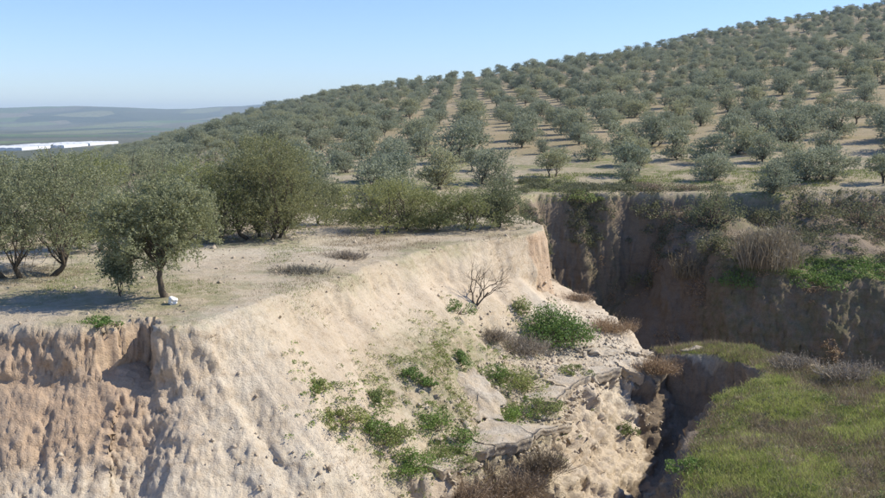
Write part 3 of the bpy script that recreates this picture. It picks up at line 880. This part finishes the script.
tag(obj('dry_scrub', mesh_np('dry_scrub', *tufts(P, ra, 16, .38, .018, 3.0, .9), M_BROWN)), 'brown dead stalks standing in the grass of the lower right bench', 'dry stalks', None, 'stuff')
P, Nn = sample(onB * sstep(.1, .4, fbm(X * .5, Y * .5, 0, 309, 3)), 500, ra)
tag(obj('low_weeds', mesh_np('low_weeds', *clumps(P, Nn, ra, 26, .2, .07, .7), M_WEED)), 'broad leaved weeds in the grass of the lower right bench', 'weeds', None, 'stuff')
pm = plate * (steep < .4) * (PX > -40) * (PX < 560) * (Y < 60) * sstep(.0, .3, fbm(X * .25, Y * .25, 0, 311, 4))
P, _ = sample(pm, 9000, ra)
tag(obj('dry_grass', mesh_np('dry_grass', *tufts(P, ra, 6, .13, .014, 1.2, .8), M_STRAW)), 'thin straw coloured grass on the top of the plateau', 'dry grass', None, 'stuff')
pm2 = plate * (steep < .4) * (PX > -40) * (PX < 560) * (Y < 45) * sstep(.12, .4, fbm(X * .3, Y * .3, 0, 317, 4))
P, _ = sample(pm2, 3000, ra)
tag(obj('grass', mesh_np('grass', *tufts(P, ra, 7, .09, .018, 1.2, .8), M_WEED)), 'sparse green grass patches on the top of the plateau', 'grass', None, 'stuff')

bank = farw * (Y < 90) * (PX > 520) * (PX < 1040)
up = bank * (Z < -6.3) * (Z > -11.6) * (X > 17.0) * (~inF | (Z > -11.0))
up = up * sstep(-.35, .1, fbm(X * .3, Y * .3, Z * .3, 321, 3))
P, Nn = sample(up, 1050, ra)
tag(obj('brambles', mesh_np('brambles', *clumps(P, Nn, ra, 46, .55, .14), M_SHADE)), 'dark tangled brambles covering the right part of the far bank', 'brambles', None, 'stuff')
up2 = up * sstep(.0, .3, fbm(X * .5, Y * .5, Z * .5, 325, 3))
P, Nn = sample(up2, 420, ra)
tag(obj('grey_scrub', mesh_np('grey_scrub', *clumps(P, Nn, ra, 44, .5, .12, 1.1), M_BROWN)), 'grey leafless scrub between the brambles of the far bank', 'scrub', None, 'stuff')
hang = bank * (X < 17.5) * (X > 4) * (Z < -6.2) * (Z > -11.0 - 1.5 * fbm(X * .5, Y * .5, 0, 333, 2)) * sstep(.02, .3, fbm(X * .45, Y * .45, Z * .22, 331, 3))
P, Nn = sample(hang, 800, ra)
tag(obj('hanging_scrub', mesh_np('hanging_scrub', *clumps(P, Nn, ra, 45, .42, .13, 1.0), M_SHADE)), 'grey green scrub hanging from the shaded far wall', 'scrub', None, 'stuff')
gm2 = bank * inF * (Z < -10.8) * (steep < .6)
P, Nn = sample(gm2, 700, ra)
tag(obj('ground_cover', mesh_np('ground_cover', *clumps(P, Nn, ra, 36, .38, .14, .5), M_GREEN)), 'low green plants on the ledge under the far bank', 'ground cover', None, 'stuff')
low = bank * (Z < -11.6) * (Z > -18) * (X > 13) * sstep(.15, .4, fbm(X * .4, Y * .4, Z * .4, 341, 3))
P, Nn = sample(low, 220, ra)
tag(obj('dry_scrub', mesh_np('dry_scrub', *clumps(P, Nn, ra, 30, .4, .14, 1.0), M_BROWN)), 'brown dry scrub on the lower far wall below the ledge', 'scrub', None, 'stuff')
rimg = farw * (Z > -7.2) * (Y < 96) * (PX > 520) * (PX < 1040) * sstep(.0, .3, fbm(X * .2, Y * .2, 0, 351, 3))
P, Nn = sample(rimg, 2500, ra)
tag(obj('dry_grass', mesh_np('dry_grass', *tufts(P, ra, 8, .25, .05, 2.5, .8), M_WEED)), 'thin grass along the rim of the far bank', 'grass', None, 'stuff')

tm = slope_weed * (steep < .85) * sstep(.0, .35, fbm(X * .8, Y * .8, 0, 371, 3))
P, Nn = sample(tm, 420, ra)
tag(obj('low_weeds', mesh_np('low_weeds', *clumps(P, Nn, ra, 26, .16, .055, .7), M_WEED)), 'patchy low weeds spread over the middle of the bare slope', 'weeds', None, 'stuff')
tm2 = (X > -9) * (X < 9) * (Y > 27) * (Y < 50) * (Z < -6.6) * (Z > -12) * (.08 + slope_weed * 2 + sstep(.1, .4, fbm(X * .4, Y * .4, 0, 373, 3)))
P, _ = sample(tm2, 3800, ra)
tag(obj('dry_grass', mesh_np('dry_grass', *tufts(P, ra, 6, .13, .012, 1.0, .9), M_STRAW)), 'thin straw growing on the eroded slope below the plateau', 'dry grass', None, 'stuff')

# crumbs of soil lying on the lit slopes
def clods(P, r, size):
    base = np.array([(1, 0, 0), (-1, 0, 0), (0, 1, 0), (0, -1, 0), (0, 0, 1), (0, 0, -1)], float)
    f = np.array([(0, 2, 4), (2, 1, 4), (1, 3, 4), (3, 0, 4), (2, 0, 5), (1, 2, 5), (3, 1, 5), (0, 3, 5)])
    n = len(P)
    s = size * np.exp(r.normal(size=(n, 1, 1)) * .5)
    V = P[:, None] + base[None] * s * r.uniform(.55, 1.2, (n, 6, 1)) + r.normal(size=(n, 6, 3)) * s * .25
    return V.reshape(-1, 3), (f[None] + 6 * np.arange(n)[:, None, None]).reshape(-1, 3)
cl = (Y < 52) * (Z < -7.6) * (Z > -14.5) * (X < 9.5) * (~nearB) * (PX > -30) * (.25 + sstep(-8.5, -10.5, Z)) * np.where(X < -1, .35, 1) * sstep(-.2, .35, fbm(X * .5, Y * .5, 0, 361, 3))
cl = cl + 2.5 * (Y < 46) * (X > 0) * (X < 9) * (Z > -11.9) * (Z < -10.3) * (~nearB)
P, _ = sample(cl, 5200, ra)
tag(obj('soil_crumbs', (lambda c: mesh_np('soil_crumbs', *c, M_SOIL, False, {'zone': np.tile([0.2, 0, .5, 0], (len(c[0]), 1))}))(clods(P, ra, .05))), 'loose crumbs of pale soil on the eroded slope', 'soil', None, 'stuff')

P, _ = sample(plate * (steep < .5) * (PX > -40) * (PX < 560) * (Y < 56) * (.3 + sstep(-.1, .3, fbm(X * .6, Y * .6, 0, 363, 3))), 2600, ra)
tag(obj('soil_crumbs', (lambda c: mesh_np('soil_crumbs', *c, M_SOIL, False, {'zone': np.tile([.3, 0, .4, .25], (len(c[0]), 1))}))(clods(P, ra, .03))), 'small clods and pebbles lying on the plateau', 'soil', None, 'stuff')

# ------------------------------------------------------------------ rock slabs
def slab_mesh(seed, w, d, t, n=26):
    n = n if w < .6 else 56
    r = np.random.default_rng(seed)
    nc = int(r.integers(7, 11)) if w < .6 else int(r.integers(12, 17))
    ca_ = (np.arange(nc) + r.uniform(-.32, .32, nc)) * 2 * np.pi / nc
    cr = r.uniform(.74, 1.14, nc)
    cx, cy = np.cos(ca_) * cr, np.sin(ca_) * cr
    q = np.arange(n) * nc / n; i0 = q.astype(int) % nc; i1 = (i0 + 1) % nc; f = q - np.floor(q)
    ox, oy = cx[i0] * (1 - f) + cx[i1] * f, cy[i0] * (1 - f) + cy[i1] * f
    jit_o = 1 + r.normal(size=n) * .03
    ro = np.hypot(ox, oy) * jit_o; th = np.arctan2(oy, ox)
    rings = [(.0, .5, 0), (.18, .5, 0), (.35, .5, 0), (.5, .5, 0), (.65, .48, 0), (.78, .48, 0), (.9, .46, 0), (.985, .43, 0), (1.0, .36, 0), (.99, .14, 0), (.93, .12, 0), (.94, -.06, 0), (1.0, -.09, 0), (.99, -.3, 0), (.90, -.33, 0), (.92, -.6, 0)]
    V = []
    for q, z, j in rings:
        jit = r.normal(size=n) * .018
        x = np.cos(th) * ro * (q + jit * (q > .5)) * w / 2; y = np.sin(th) * ro * (q + jit * (q > .5)) * d / 2
        zz = z * t + min(.8 * t, .24) * fbm(x * 1.5 + seed, y * 1.5, 0, seed, 4, .6) + min(.1 * t, .03) * (1 - 2 * np.abs(fbm(x * 5 + seed, y * 5, 0, seed + 9, 3))) + r.normal(size=n) * .006
        V.append(np.stack([x, y, zz], -1))
    m = len(rings); V = np.vstack(V)
    i = np.arange(m - 1)[:, None] * n; jn = np.arange(n)[None]; j2 = (jn + 1) % n
    F = np.stack(np.broadcast_arrays(i + jn, i + n + jn, i + n + j2, i + j2), -1).reshape(-1, 4)
    return mesh_np('flat_rock', V, F, M_ROCK)

def slab(u, v, w, d, t, rx, ry, rz, seed, label, lift=.1, name='flat_rock', cat='rock'):
    p = hit(u, v)
    o = obj(name, slab_mesh(seed, w, d, t), None, (p.x, p.y, p.z + lift - (.07 if w > .8 else 0)))
    o.rotation_euler = (R(rx), R(ry), R(rz))
    return tag(o, label, cat, 'pale rock slabs of the gully ledge')

def block_mesh(c, t, seed, n=20, m=13):
    """one fractured block of a rock layer: four plan corners with heights, thickness t"""
    r = np.random.default_rng(seed)
    a, b = np.linspace(0, 1, n), np.linspace(0, 1, m)
    A_, B_ = np.meshgrid(a, b, indexing='ij')
    e = lambda A, B: ((1 - A) * (1 - B))[..., None] * c[0] + (A * (1 - B))[..., None] * c[1] + (A * B)[..., None] * c[2] + ((1 - A) * B)[..., None] * c[3]
    T = e(A_, B_)
    wob = .20 * fbm(T[..., 0] * 1.1, T[..., 1] * 1.1, 0, seed, 4, .65), .24 * fbm(T[..., 0] * 1.1, T[..., 1] * 1.1, 0, seed + 3, 4, .65)
    T[..., 0] += wob[0]; T[..., 1] += wob[1]
    T[..., 2] += .13 * fbm(T[..., 0] * 1.2, T[..., 1] * 1.2, 0, 401, 4, .6) + .04 * (1 - 2 * np.abs(fbm(T[..., 0] * 4, T[..., 1] * 4, 0, 405, 3)))
    idx = np.arange(n * m).reshape(n, m)
    F = [np.stack([idx[:-1, :-1], idx[1:, :-1], idx[1:, 1:], idx[:-1, 1:]], -1).reshape(-1, 4)]
    loop = np.concatenate([idx[:-1, 0], idx[-1, :-1], idx[:0:-1, -1], idx[0, :0:-1]])
    V = [T.reshape(-1, 3)]; cen = T.reshape(-1, 3).mean(0)
    prev = loop; off = n * m; k = len(loop)
    for q, dz in ((1.004, .06), (1.004, .48), (.975, .53), (.98, .95), (.90, 1.3)):
        L = V[0][loop] - cen; L = L * np.array([q, q, 1]) * (1 + r.normal(size=(k, 1)) * .006) + cen
        L[:, 2] -= t * dz * (1 + .05 * r.normal(size=k))
        ring = np.arange(off, off + k); off += k; V.append(L)
        F.append(np.stack([prev, np.roll(prev, -1), np.roll(ring, -1), ring], -1)); prev = ring
    return mesh_np('flat_rock', np.vstack(V), np.vstack(F)[:, ::-1], M_ROCK)

def ledge(path, depths, t, label, seed, lift=.19, dip=.06):
    """a broken rock layer along a line of photo pixels on the ground, one piece per crack"""
    r = np.random.default_rng(seed)
    P = np.array([hit(u, v) for u, v in path])
    root = empty('rock_ledge', P.mean(0)); tag(root, label, 'rock')
    for i in range(len(P) - 1):
        f0, f1 = P[i] + (P[i + 1] - P[i]) * .012, P[i + 1] - (P[i + 1] - P[i]) * .012
        nrm = np.array([-(f1 - f0)[1], (f1 - f0)[0], 0]); nrm = nrm / np.linalg.norm(nrm)
        d0, d1 = depths[i], depths[i + 1]
        j0, j1 = r.uniform(-.14, .14, 2)
        sh = np.array([0, 0, r.uniform(-.07, .07)])
        z0 = np.array([0, 0, lift])
        c = [f0 - nrm * (.26 + j0) + z0 + sh, f1 - nrm * (.26 + j1) + z0 + sh, f1 + nrm * d1 + z0 + sh + (0, 0, d1 * dip), f0 + nrm * d0 + z0 + sh + (0, 0, d0 * dip)]
        c = np.array(c) - P.mean(0)
        obj('flat_rock', block_mesh(c, t * r.uniform(.8, 1.2), seed * 20 + i), root)

ledge([(436, 476), (449, 470), (466, 462), (490, 452), (527, 438), (567, 428)],
      [.5, .6, .75, 1.0, 1.9, 1.3], .30, 'broken pale rock ledge rising from bottom centre above the brown shrubs', 5)
ledge([(548, 406), (562, 391), (588, 379), (618, 371), (643, 380)],
      [.9, 1.4, 1.8, 1.7, 1.2], .38, 'upper pale rock ledge on top of the sandy face beside the dark channel', 8)
slab(476, 405, 2.3, 3.1, .30, 28, 9, 12, 6, 'smooth pale flat rock leaning among green weeds on the slope', .32)
slab(605, 352, 1.9, 1.1, .22, 8, 4, 5, 12, 'thin flat rock lying behind the upper ledge below the green bush', .0)
slab(640, 352, 1.4, .9, .22, 5, 6, 25, 13, 'small flat rock behind the upper ledge beside the dark channel', .0)
slab(695, 349, 1.4, .5, .18, 0, -4, 10, 14, 'thin pale flat rock on the far lip of the dark channel', .02)
st = np.random.default_rng(9)
for k in range(34):
    u, v = st.uniform(430, 660), st.uniform(340, 470)
    if v > 470 - (u - 430) * .45 + 15: v -= 70
    s = st.uniform(.12, .34)
    o = slab(u, v, s, s * st.uniform(.6, 1), s * st.uniform(.5, .8), st.uniform(-25, 25), st.uniform(-25, 25), st.uniform(0, 180), 50 + k,
             'small loose stone among the weeds and flat rocks of the ledge', .02, 'stone')
    o['group'] = 'loose stones around the ledge'

o = slab(173, 304, .36, .26, .2, 10, 12, 20, 90, 'white block lying by the round olive tree near the cliff edge', .08, 'white_block', 'block')
o.data.materials[0] = M_BLOCK; del o['group']

# ------------------------------------------------------------------ single shrubs and weeds
def shrub_shape(seed, W, H, n, leaf, wid, kind):
    r = np.random.default_rng(seed)
    parts = []
    if kind == 'leafy':
        k = max(6, n // 60)
        C, A = [], []
        for q in range(k):
            a, rr = r.uniform(0, 6.28), r.uniform(0, 1) ** .8 * .58
            c = np.array([math.cos(a) * rr * W, math.sin(a) * rr * W, H * r.uniform(.15, .72) * (1 - 1.2 * rr)])
            parts.append(tube(bent((c[0] * .2, c[1] * .2, -.08), c, r, 4, .06), np.linspace(.018, .006, 4) * max(1, H), 4))
            m = n // k
            d = rdir(r, m) * r.uniform(.35, 1, (m, 1)) ** .5 * np.array([W * .17, W * .17, H * .30]) * r.uniform(.4, 1.3)
            C.append(c + d); A.append(d / W + r.normal(size=(m, 3)) * .5 + np.array([0, 0, .3]))
        C, A = np.vstack(C), np.vstack(A); ok = C[:, 2] > -.05
        C, A = C[ok], A[ok]
        L = leaf * r.uniform(.6, 1.4, len(C))
        return join(parts), leaves(C, A, L, L * wid, r)
    # stalky: thin upright or spreading stems, each with short side twigs
    spread = {'reed': .16, 'stalky': .75}[kind]
    B = np.stack([r.normal(size=n) * W * .22, r.normal(size=n) * W * .16, np.zeros(n) - .05], -1)
    B[:, :2] = np.clip(B[:, :2], -W * .46, W * .46)
    A = r.normal(size=(n, 3)) * spread; A[:, 2] = 1; A[:, :2] += B[:, :2] / W * spread * 1.5; A = unit(A)
    L = H * r.uniform(.35, 1.12, n) * (.75 + .35 * vnoise(B[:, 0] / W * 6, B[:, 1] / W * 6, 0, seed))
    v1 = leaves(B + A * L[:, None] / 2, A, L, leaf, r)
    t = r.uniform(.35, 1, (n, 4)); nb = n * 4
    C2 = (B[:, None] + A[:, None] * (L[:, None] * t)[..., None]).reshape(-1, 3)
    A2 = unit(np.repeat(A, 4, 0) * (.9 if kind == 'reed' else .5) + r.normal(size=(nb, 3)) * .5)
    L2 = H * .16 * r.uniform(.5, 1.3, nb)
    v2 = leaves(C2 + A2 * L2[:, None] / 2, A2, L2, leaf * wid, r)
    for q in range(5):
        parts.append(tube(bent((r.normal() * W * .05, r.normal() * W * .05, -.08), B[q] + A[q] * L[q] * .8, r, 4, .03), np.linspace(.016, .005, 4), 4))
    return join(parts), join([v1, v2])

def shrub(name, u, v, wpx, hpx, mat, label, cat='shrub', n=900, leaf=.075, wid=.45, kind='leafy', seed=None, group=None, stem=None):
    p = hit(u, v)
    k = p.y / FPX
    t, c = shrub_shape(seed if seed is not None else int(u * 7 + v), wpx * k, hpx * k, n, leaf, wid, kind)
    root = empty(name, p); tag(root, label, cat, group)
    obj('stem', mesh_np('stem', *t, stem or M_TWIG, True), root)
    obj('foliage', mesh_np('foliage', *c, mat), root)
    return root

shrub('shrub', 550, 338, 72, 42, M_GREEN, 'bright green rounded bush below the tip of the plateau', n=9000, leaf=.11)
shrub('shrub', 520, 312, 36, 22, M_WEED, 'small yellowish bush left of the bright green one', n=1000, leaf=.1)
shrub('shrub', 456, 312, 40, 18, M_GREEN, 'low green bush at the foot of the bare branching shrub', n=1100)
for u, v, w, h, m, lab in [
    (460, 363, 18, 18, M_GREEN, 'round green weed above the smooth leaning flat rock'),
    (497, 378, 24, 20, M_GREEN, 'green weed at the upper right of the smooth flat rock'),
    (520, 386, 34, 26, M_WEED, 'yellowish green weed between the two ledges'),
    (538, 410, 30, 22, M_WEED, 'olive green weed above the broken rock ledge'),
    (512, 418, 26, 20, M_GREEN, 'green weed right beside the smooth leaning flat rock'),
    (432, 428, 34, 26, M_GREEN, 'broad green weed left of the smooth leaning flat rock'),
    (463, 446, 34, 26, M_GREEN, 'green weed behind the broken ledge'),
    (440, 462, 38, 22, M_WEED, 'pale green weed behind the lower end of the broken ledge'),
    (408, 466, 40, 24, M_GREEN, 'green weed in the hollow left of the broken ledge'),
    (392, 440, 34, 24, M_WEED, 'weed low on the bare slope, left of the broad green one'),
    (371, 432, 26, 22, M_GREEN, 'dark green weed on the bare slope above the hollow'),
    (340, 420, 34, 24, M_WEED, 'greyish weed in the middle of the bare slope'),
    (318, 388, 24, 12, M_WEED, 'highest weed patch on the left of the bare slope'),
    (372, 398, 20, 12, M_WEED, 'small weed at mid height of the bare slope'),
    (412, 376, 16, 12, M_GREEN, 'small green weed high on the slope, upper of a pair'),
    (426, 386, 16, 12, M_GREEN, 'small green weed high on the slope, lower of a pair'),
    (100, 323, 26, 8, M_GREEN, 'flat green weed at the cliff edge under the olive sapling'),
    (575, 372, 20, 12, M_WEED, 'small weed behind the upper ledge'),
    (628, 432, 14, 14, M_WEED, 'little weed growing on the sandy rock face'),
    (690, 470, 30, 16, M_GREEN, 'green weed at the edge of the grassy bench by the channel')]:
    shrub('weed', u, v, w * 1.5, h * .95, m, lab, 'weed', n=int(800 + w * h * 1.8), leaf=.07, group='green weeds in the gully')
seeds = []
for u, v in [(460, 363), (497, 378), (520, 386), (538, 410), (512, 418), (432, 428), (463, 446), (440, 462), (408, 466), (392, 440), (371, 432), (340, 420), (318, 388), (372, 398), (420, 381), (350, 400), (400, 452), (480, 350), (505, 362), (450, 440)]:
    p = hit(u, v)
    for q in range(34):
        x, y = p.x + ra.normal() * .75, p.y + ra.normal() * .9
        if p.z - 1.4 < ground(x, y) < p.z + 1.2: seeds.append((x, y, ground(x, y)))
P = np.array(seeds); half = ra.random(len(P)) < .5
Nz = np.tile([0, 0, 1.0], (len(P), 1))
tag(obj('low_weeds', mesh_np('low_weeds', *clumps(P[half], Nz[half], ra, 30, .17, .06, .8), M_GREEN)), 'green seedlings spread between the weeds on the slope', 'weeds', None, 'stuff')
tag(obj('low_weeds', mesh_np('low_weeds', *clumps(P[~half], Nz[~half], ra, 30, .17, .06, .8), M_WEED)), 'pale yellowish seedlings spread between the weeds on the slope', 'weeds', None, 'stuff')
for u, v, w, h, m, lab, n in [
    (505, 496, 70, 40, M_BROWN, 'large brown dry shrub under the broken rock ledge', 1500),
    (462, 500, 50, 28, M_BROWN, 'brown dry shrub under the lower end of the broken ledge', 900),
    (545, 470, 36, 30, M_BROWN, 'brown dry shrub under the right end of the broken rock ledge', 700),
    (520, 350, 60, 22, M_GREY, 'wide grey leafless shrub left of the bright green bush', 1300),
    (492, 340, 36, 20, M_GREY, 'smaller grey leafless shrub above the green weeds', 700),
    (658, 372, 34, 24, M_BROWN, 'reddish brown dry shrub above the dark channel', 800),
    (610, 330, 50, 18, M_BROWN, 'brown dry shrub behind the bright green bush', 900),
    (578, 300, 30, 14, M_BROWN, 'dry shrub at the foot of the plateau tip', 500),
    (345, 258, 40, 12, M_GREY, 'low grey scrub on the plateau shoulder', 700),
    (300, 272, 60, 12, M_GREY, 'long low grey scrub along the plateau edge', 900),
    (795, 366, 46, 16, M_GREY, 'grey dry weeds at the back edge of the grassy bench', 700),
    (850, 376, 60, 20, M_GREY, 'tall dry weeds at the back right corner of the grassy bench', 1000)]:
    shrub('dry_shrub', u, v, w, h, m, lab, 'shrub', n=n, leaf=.022, wid=.8, kind='stalky', group='dry shrubs in the gully')
# far bank
shrub('reed_clump', 766, 268, 62, 44, M_REED, 'fan of tall pale dry reeds on the ledge of the far bank', 'reeds', n=1500, leaf=.05, wid=.9, kind='reed')
shrub('reed_clump', 688, 278, 30, 28, M_STRAW, 'smaller yellowish reed clump at the left end of the far ledge', 'reeds', n=600, leaf=.05, wid=.9, kind='reed')
shrub('shrub', 716, 222, 54, 44, M_DARKLEAF, 'large dark round shrub on the rim of the far bank', n=3600, leaf=.18)
for u, v, w, h, m, lab in [
    (580, 200, 40, 14, M_WEED, 'low green bush at the rim above the shaded far wall'),
    (655, 215, 60, 22, M_SHADE, 'broad greyish shrub on the far rim left of the dark round one'),
    (760, 225, 50, 26, M_SHADE, 'dark bramble bush right of the dark round shrub'),
    (810, 215, 60, 24, M_SHADE, 'dark bramble bush below the tall pair of olive trees'),
    (860, 222, 60, 30, M_SHADE, 'dark bramble bush at the right end of the far bank'),
    (715, 250, 36, 24, M_SHADE, 'dark shrub between the two reed clumps'),
    (735, 285, 40, 22, M_GREEN, 'green bush hanging over the ledge below the big reeds'),
    (820, 285, 60, 22, M_GREEN, 'bright green bush on the ledge right of the big reeds'),
    (650, 285, 36, 22, M_SHADE, 'dark bush at the left end of the ledge')]:
    shrub('shrub', u, v, w, h, m, lab, 'shrub', n=1500, leaf=.17, group='shrubs of the far bank')

# bare branching shrub
def bare_shape(seed, H):
    r = np.random.default_rng(seed); parts = []
    def grow(p, d, L, rad, lv):
        e = p + d * L
        parts.append(tube(bent(p, e, r, 4, .05), np.linspace(rad, rad * .6, 4), 5 if lv < 2 else 3))
        if lv >= 4: return
        for q in range(3 if lv < 3 else 2):
            nd = unit(d + r.normal(size=3) * .42 + np.array([.08, 0, .15]))
            grow(p + (e - p) * r.uniform(.55, 1), nd, L * r.uniform(.6, .85), rad * .55, lv + 1)
    for a in ((.35, 0, 1), (.75, .2, .9), (-.3, .1, 1)):
        grow(np.array([0, 0, -.1]), unit(np.array(a, float)), H * .36, .045, 0)
    return join(parts)
p = hit(476, 305)
root = empty('bare_shrub', p); tag(root, 'bare branching grey shrub without leaves on the slope below the plateau tip', 'shrub')
obj('branches', mesh_np('branches', *bare_shape(6, 2.5), M_BARK, True), root)

# ------------------------------------------------------------------ haze
hb = bpy.data.meshes.new('haze')
x0, x1, y0, y1, z0, z1 = -13000, 13000, -200, 13000, -160, 140
hb.from_pydata([(x0, y0, z0), (x1, y0, z0), (x1, y1, z0), (x0, y1, z0), (x0, y0, z1), (x1, y0, z1), (x1, y1, z1), (x0, y1, z1)], [],
               [(3, 2, 1, 0), (4, 5, 6, 7), (0, 1, 5, 4), (1, 2, 6, 5), (2, 3, 7, 6), (3, 0, 4, 7)])
hm = bpy.data.materials.new('haze'); hm.use_nodes = True
nt = hm.node_tree; nt.nodes.clear()
o = nt.nodes.new('ShaderNodeOutputMaterial'); pv = nt.nodes.new('ShaderNodeVolumePrincipled')
pv.inputs['Color'].default_value = (.69, .86, 1.0, 1)
pv.inputs['Density'].default_value = 1.2e-4
pv.inputs['Anisotropy'].default_value = .0
nt.links.new(pv.outputs[0], o.inputs['Volume'])
hb.materials.append(hm)
tag(obj('haze', hb), 'pale blue haze over the plain', 'haze', None, 'stuff')
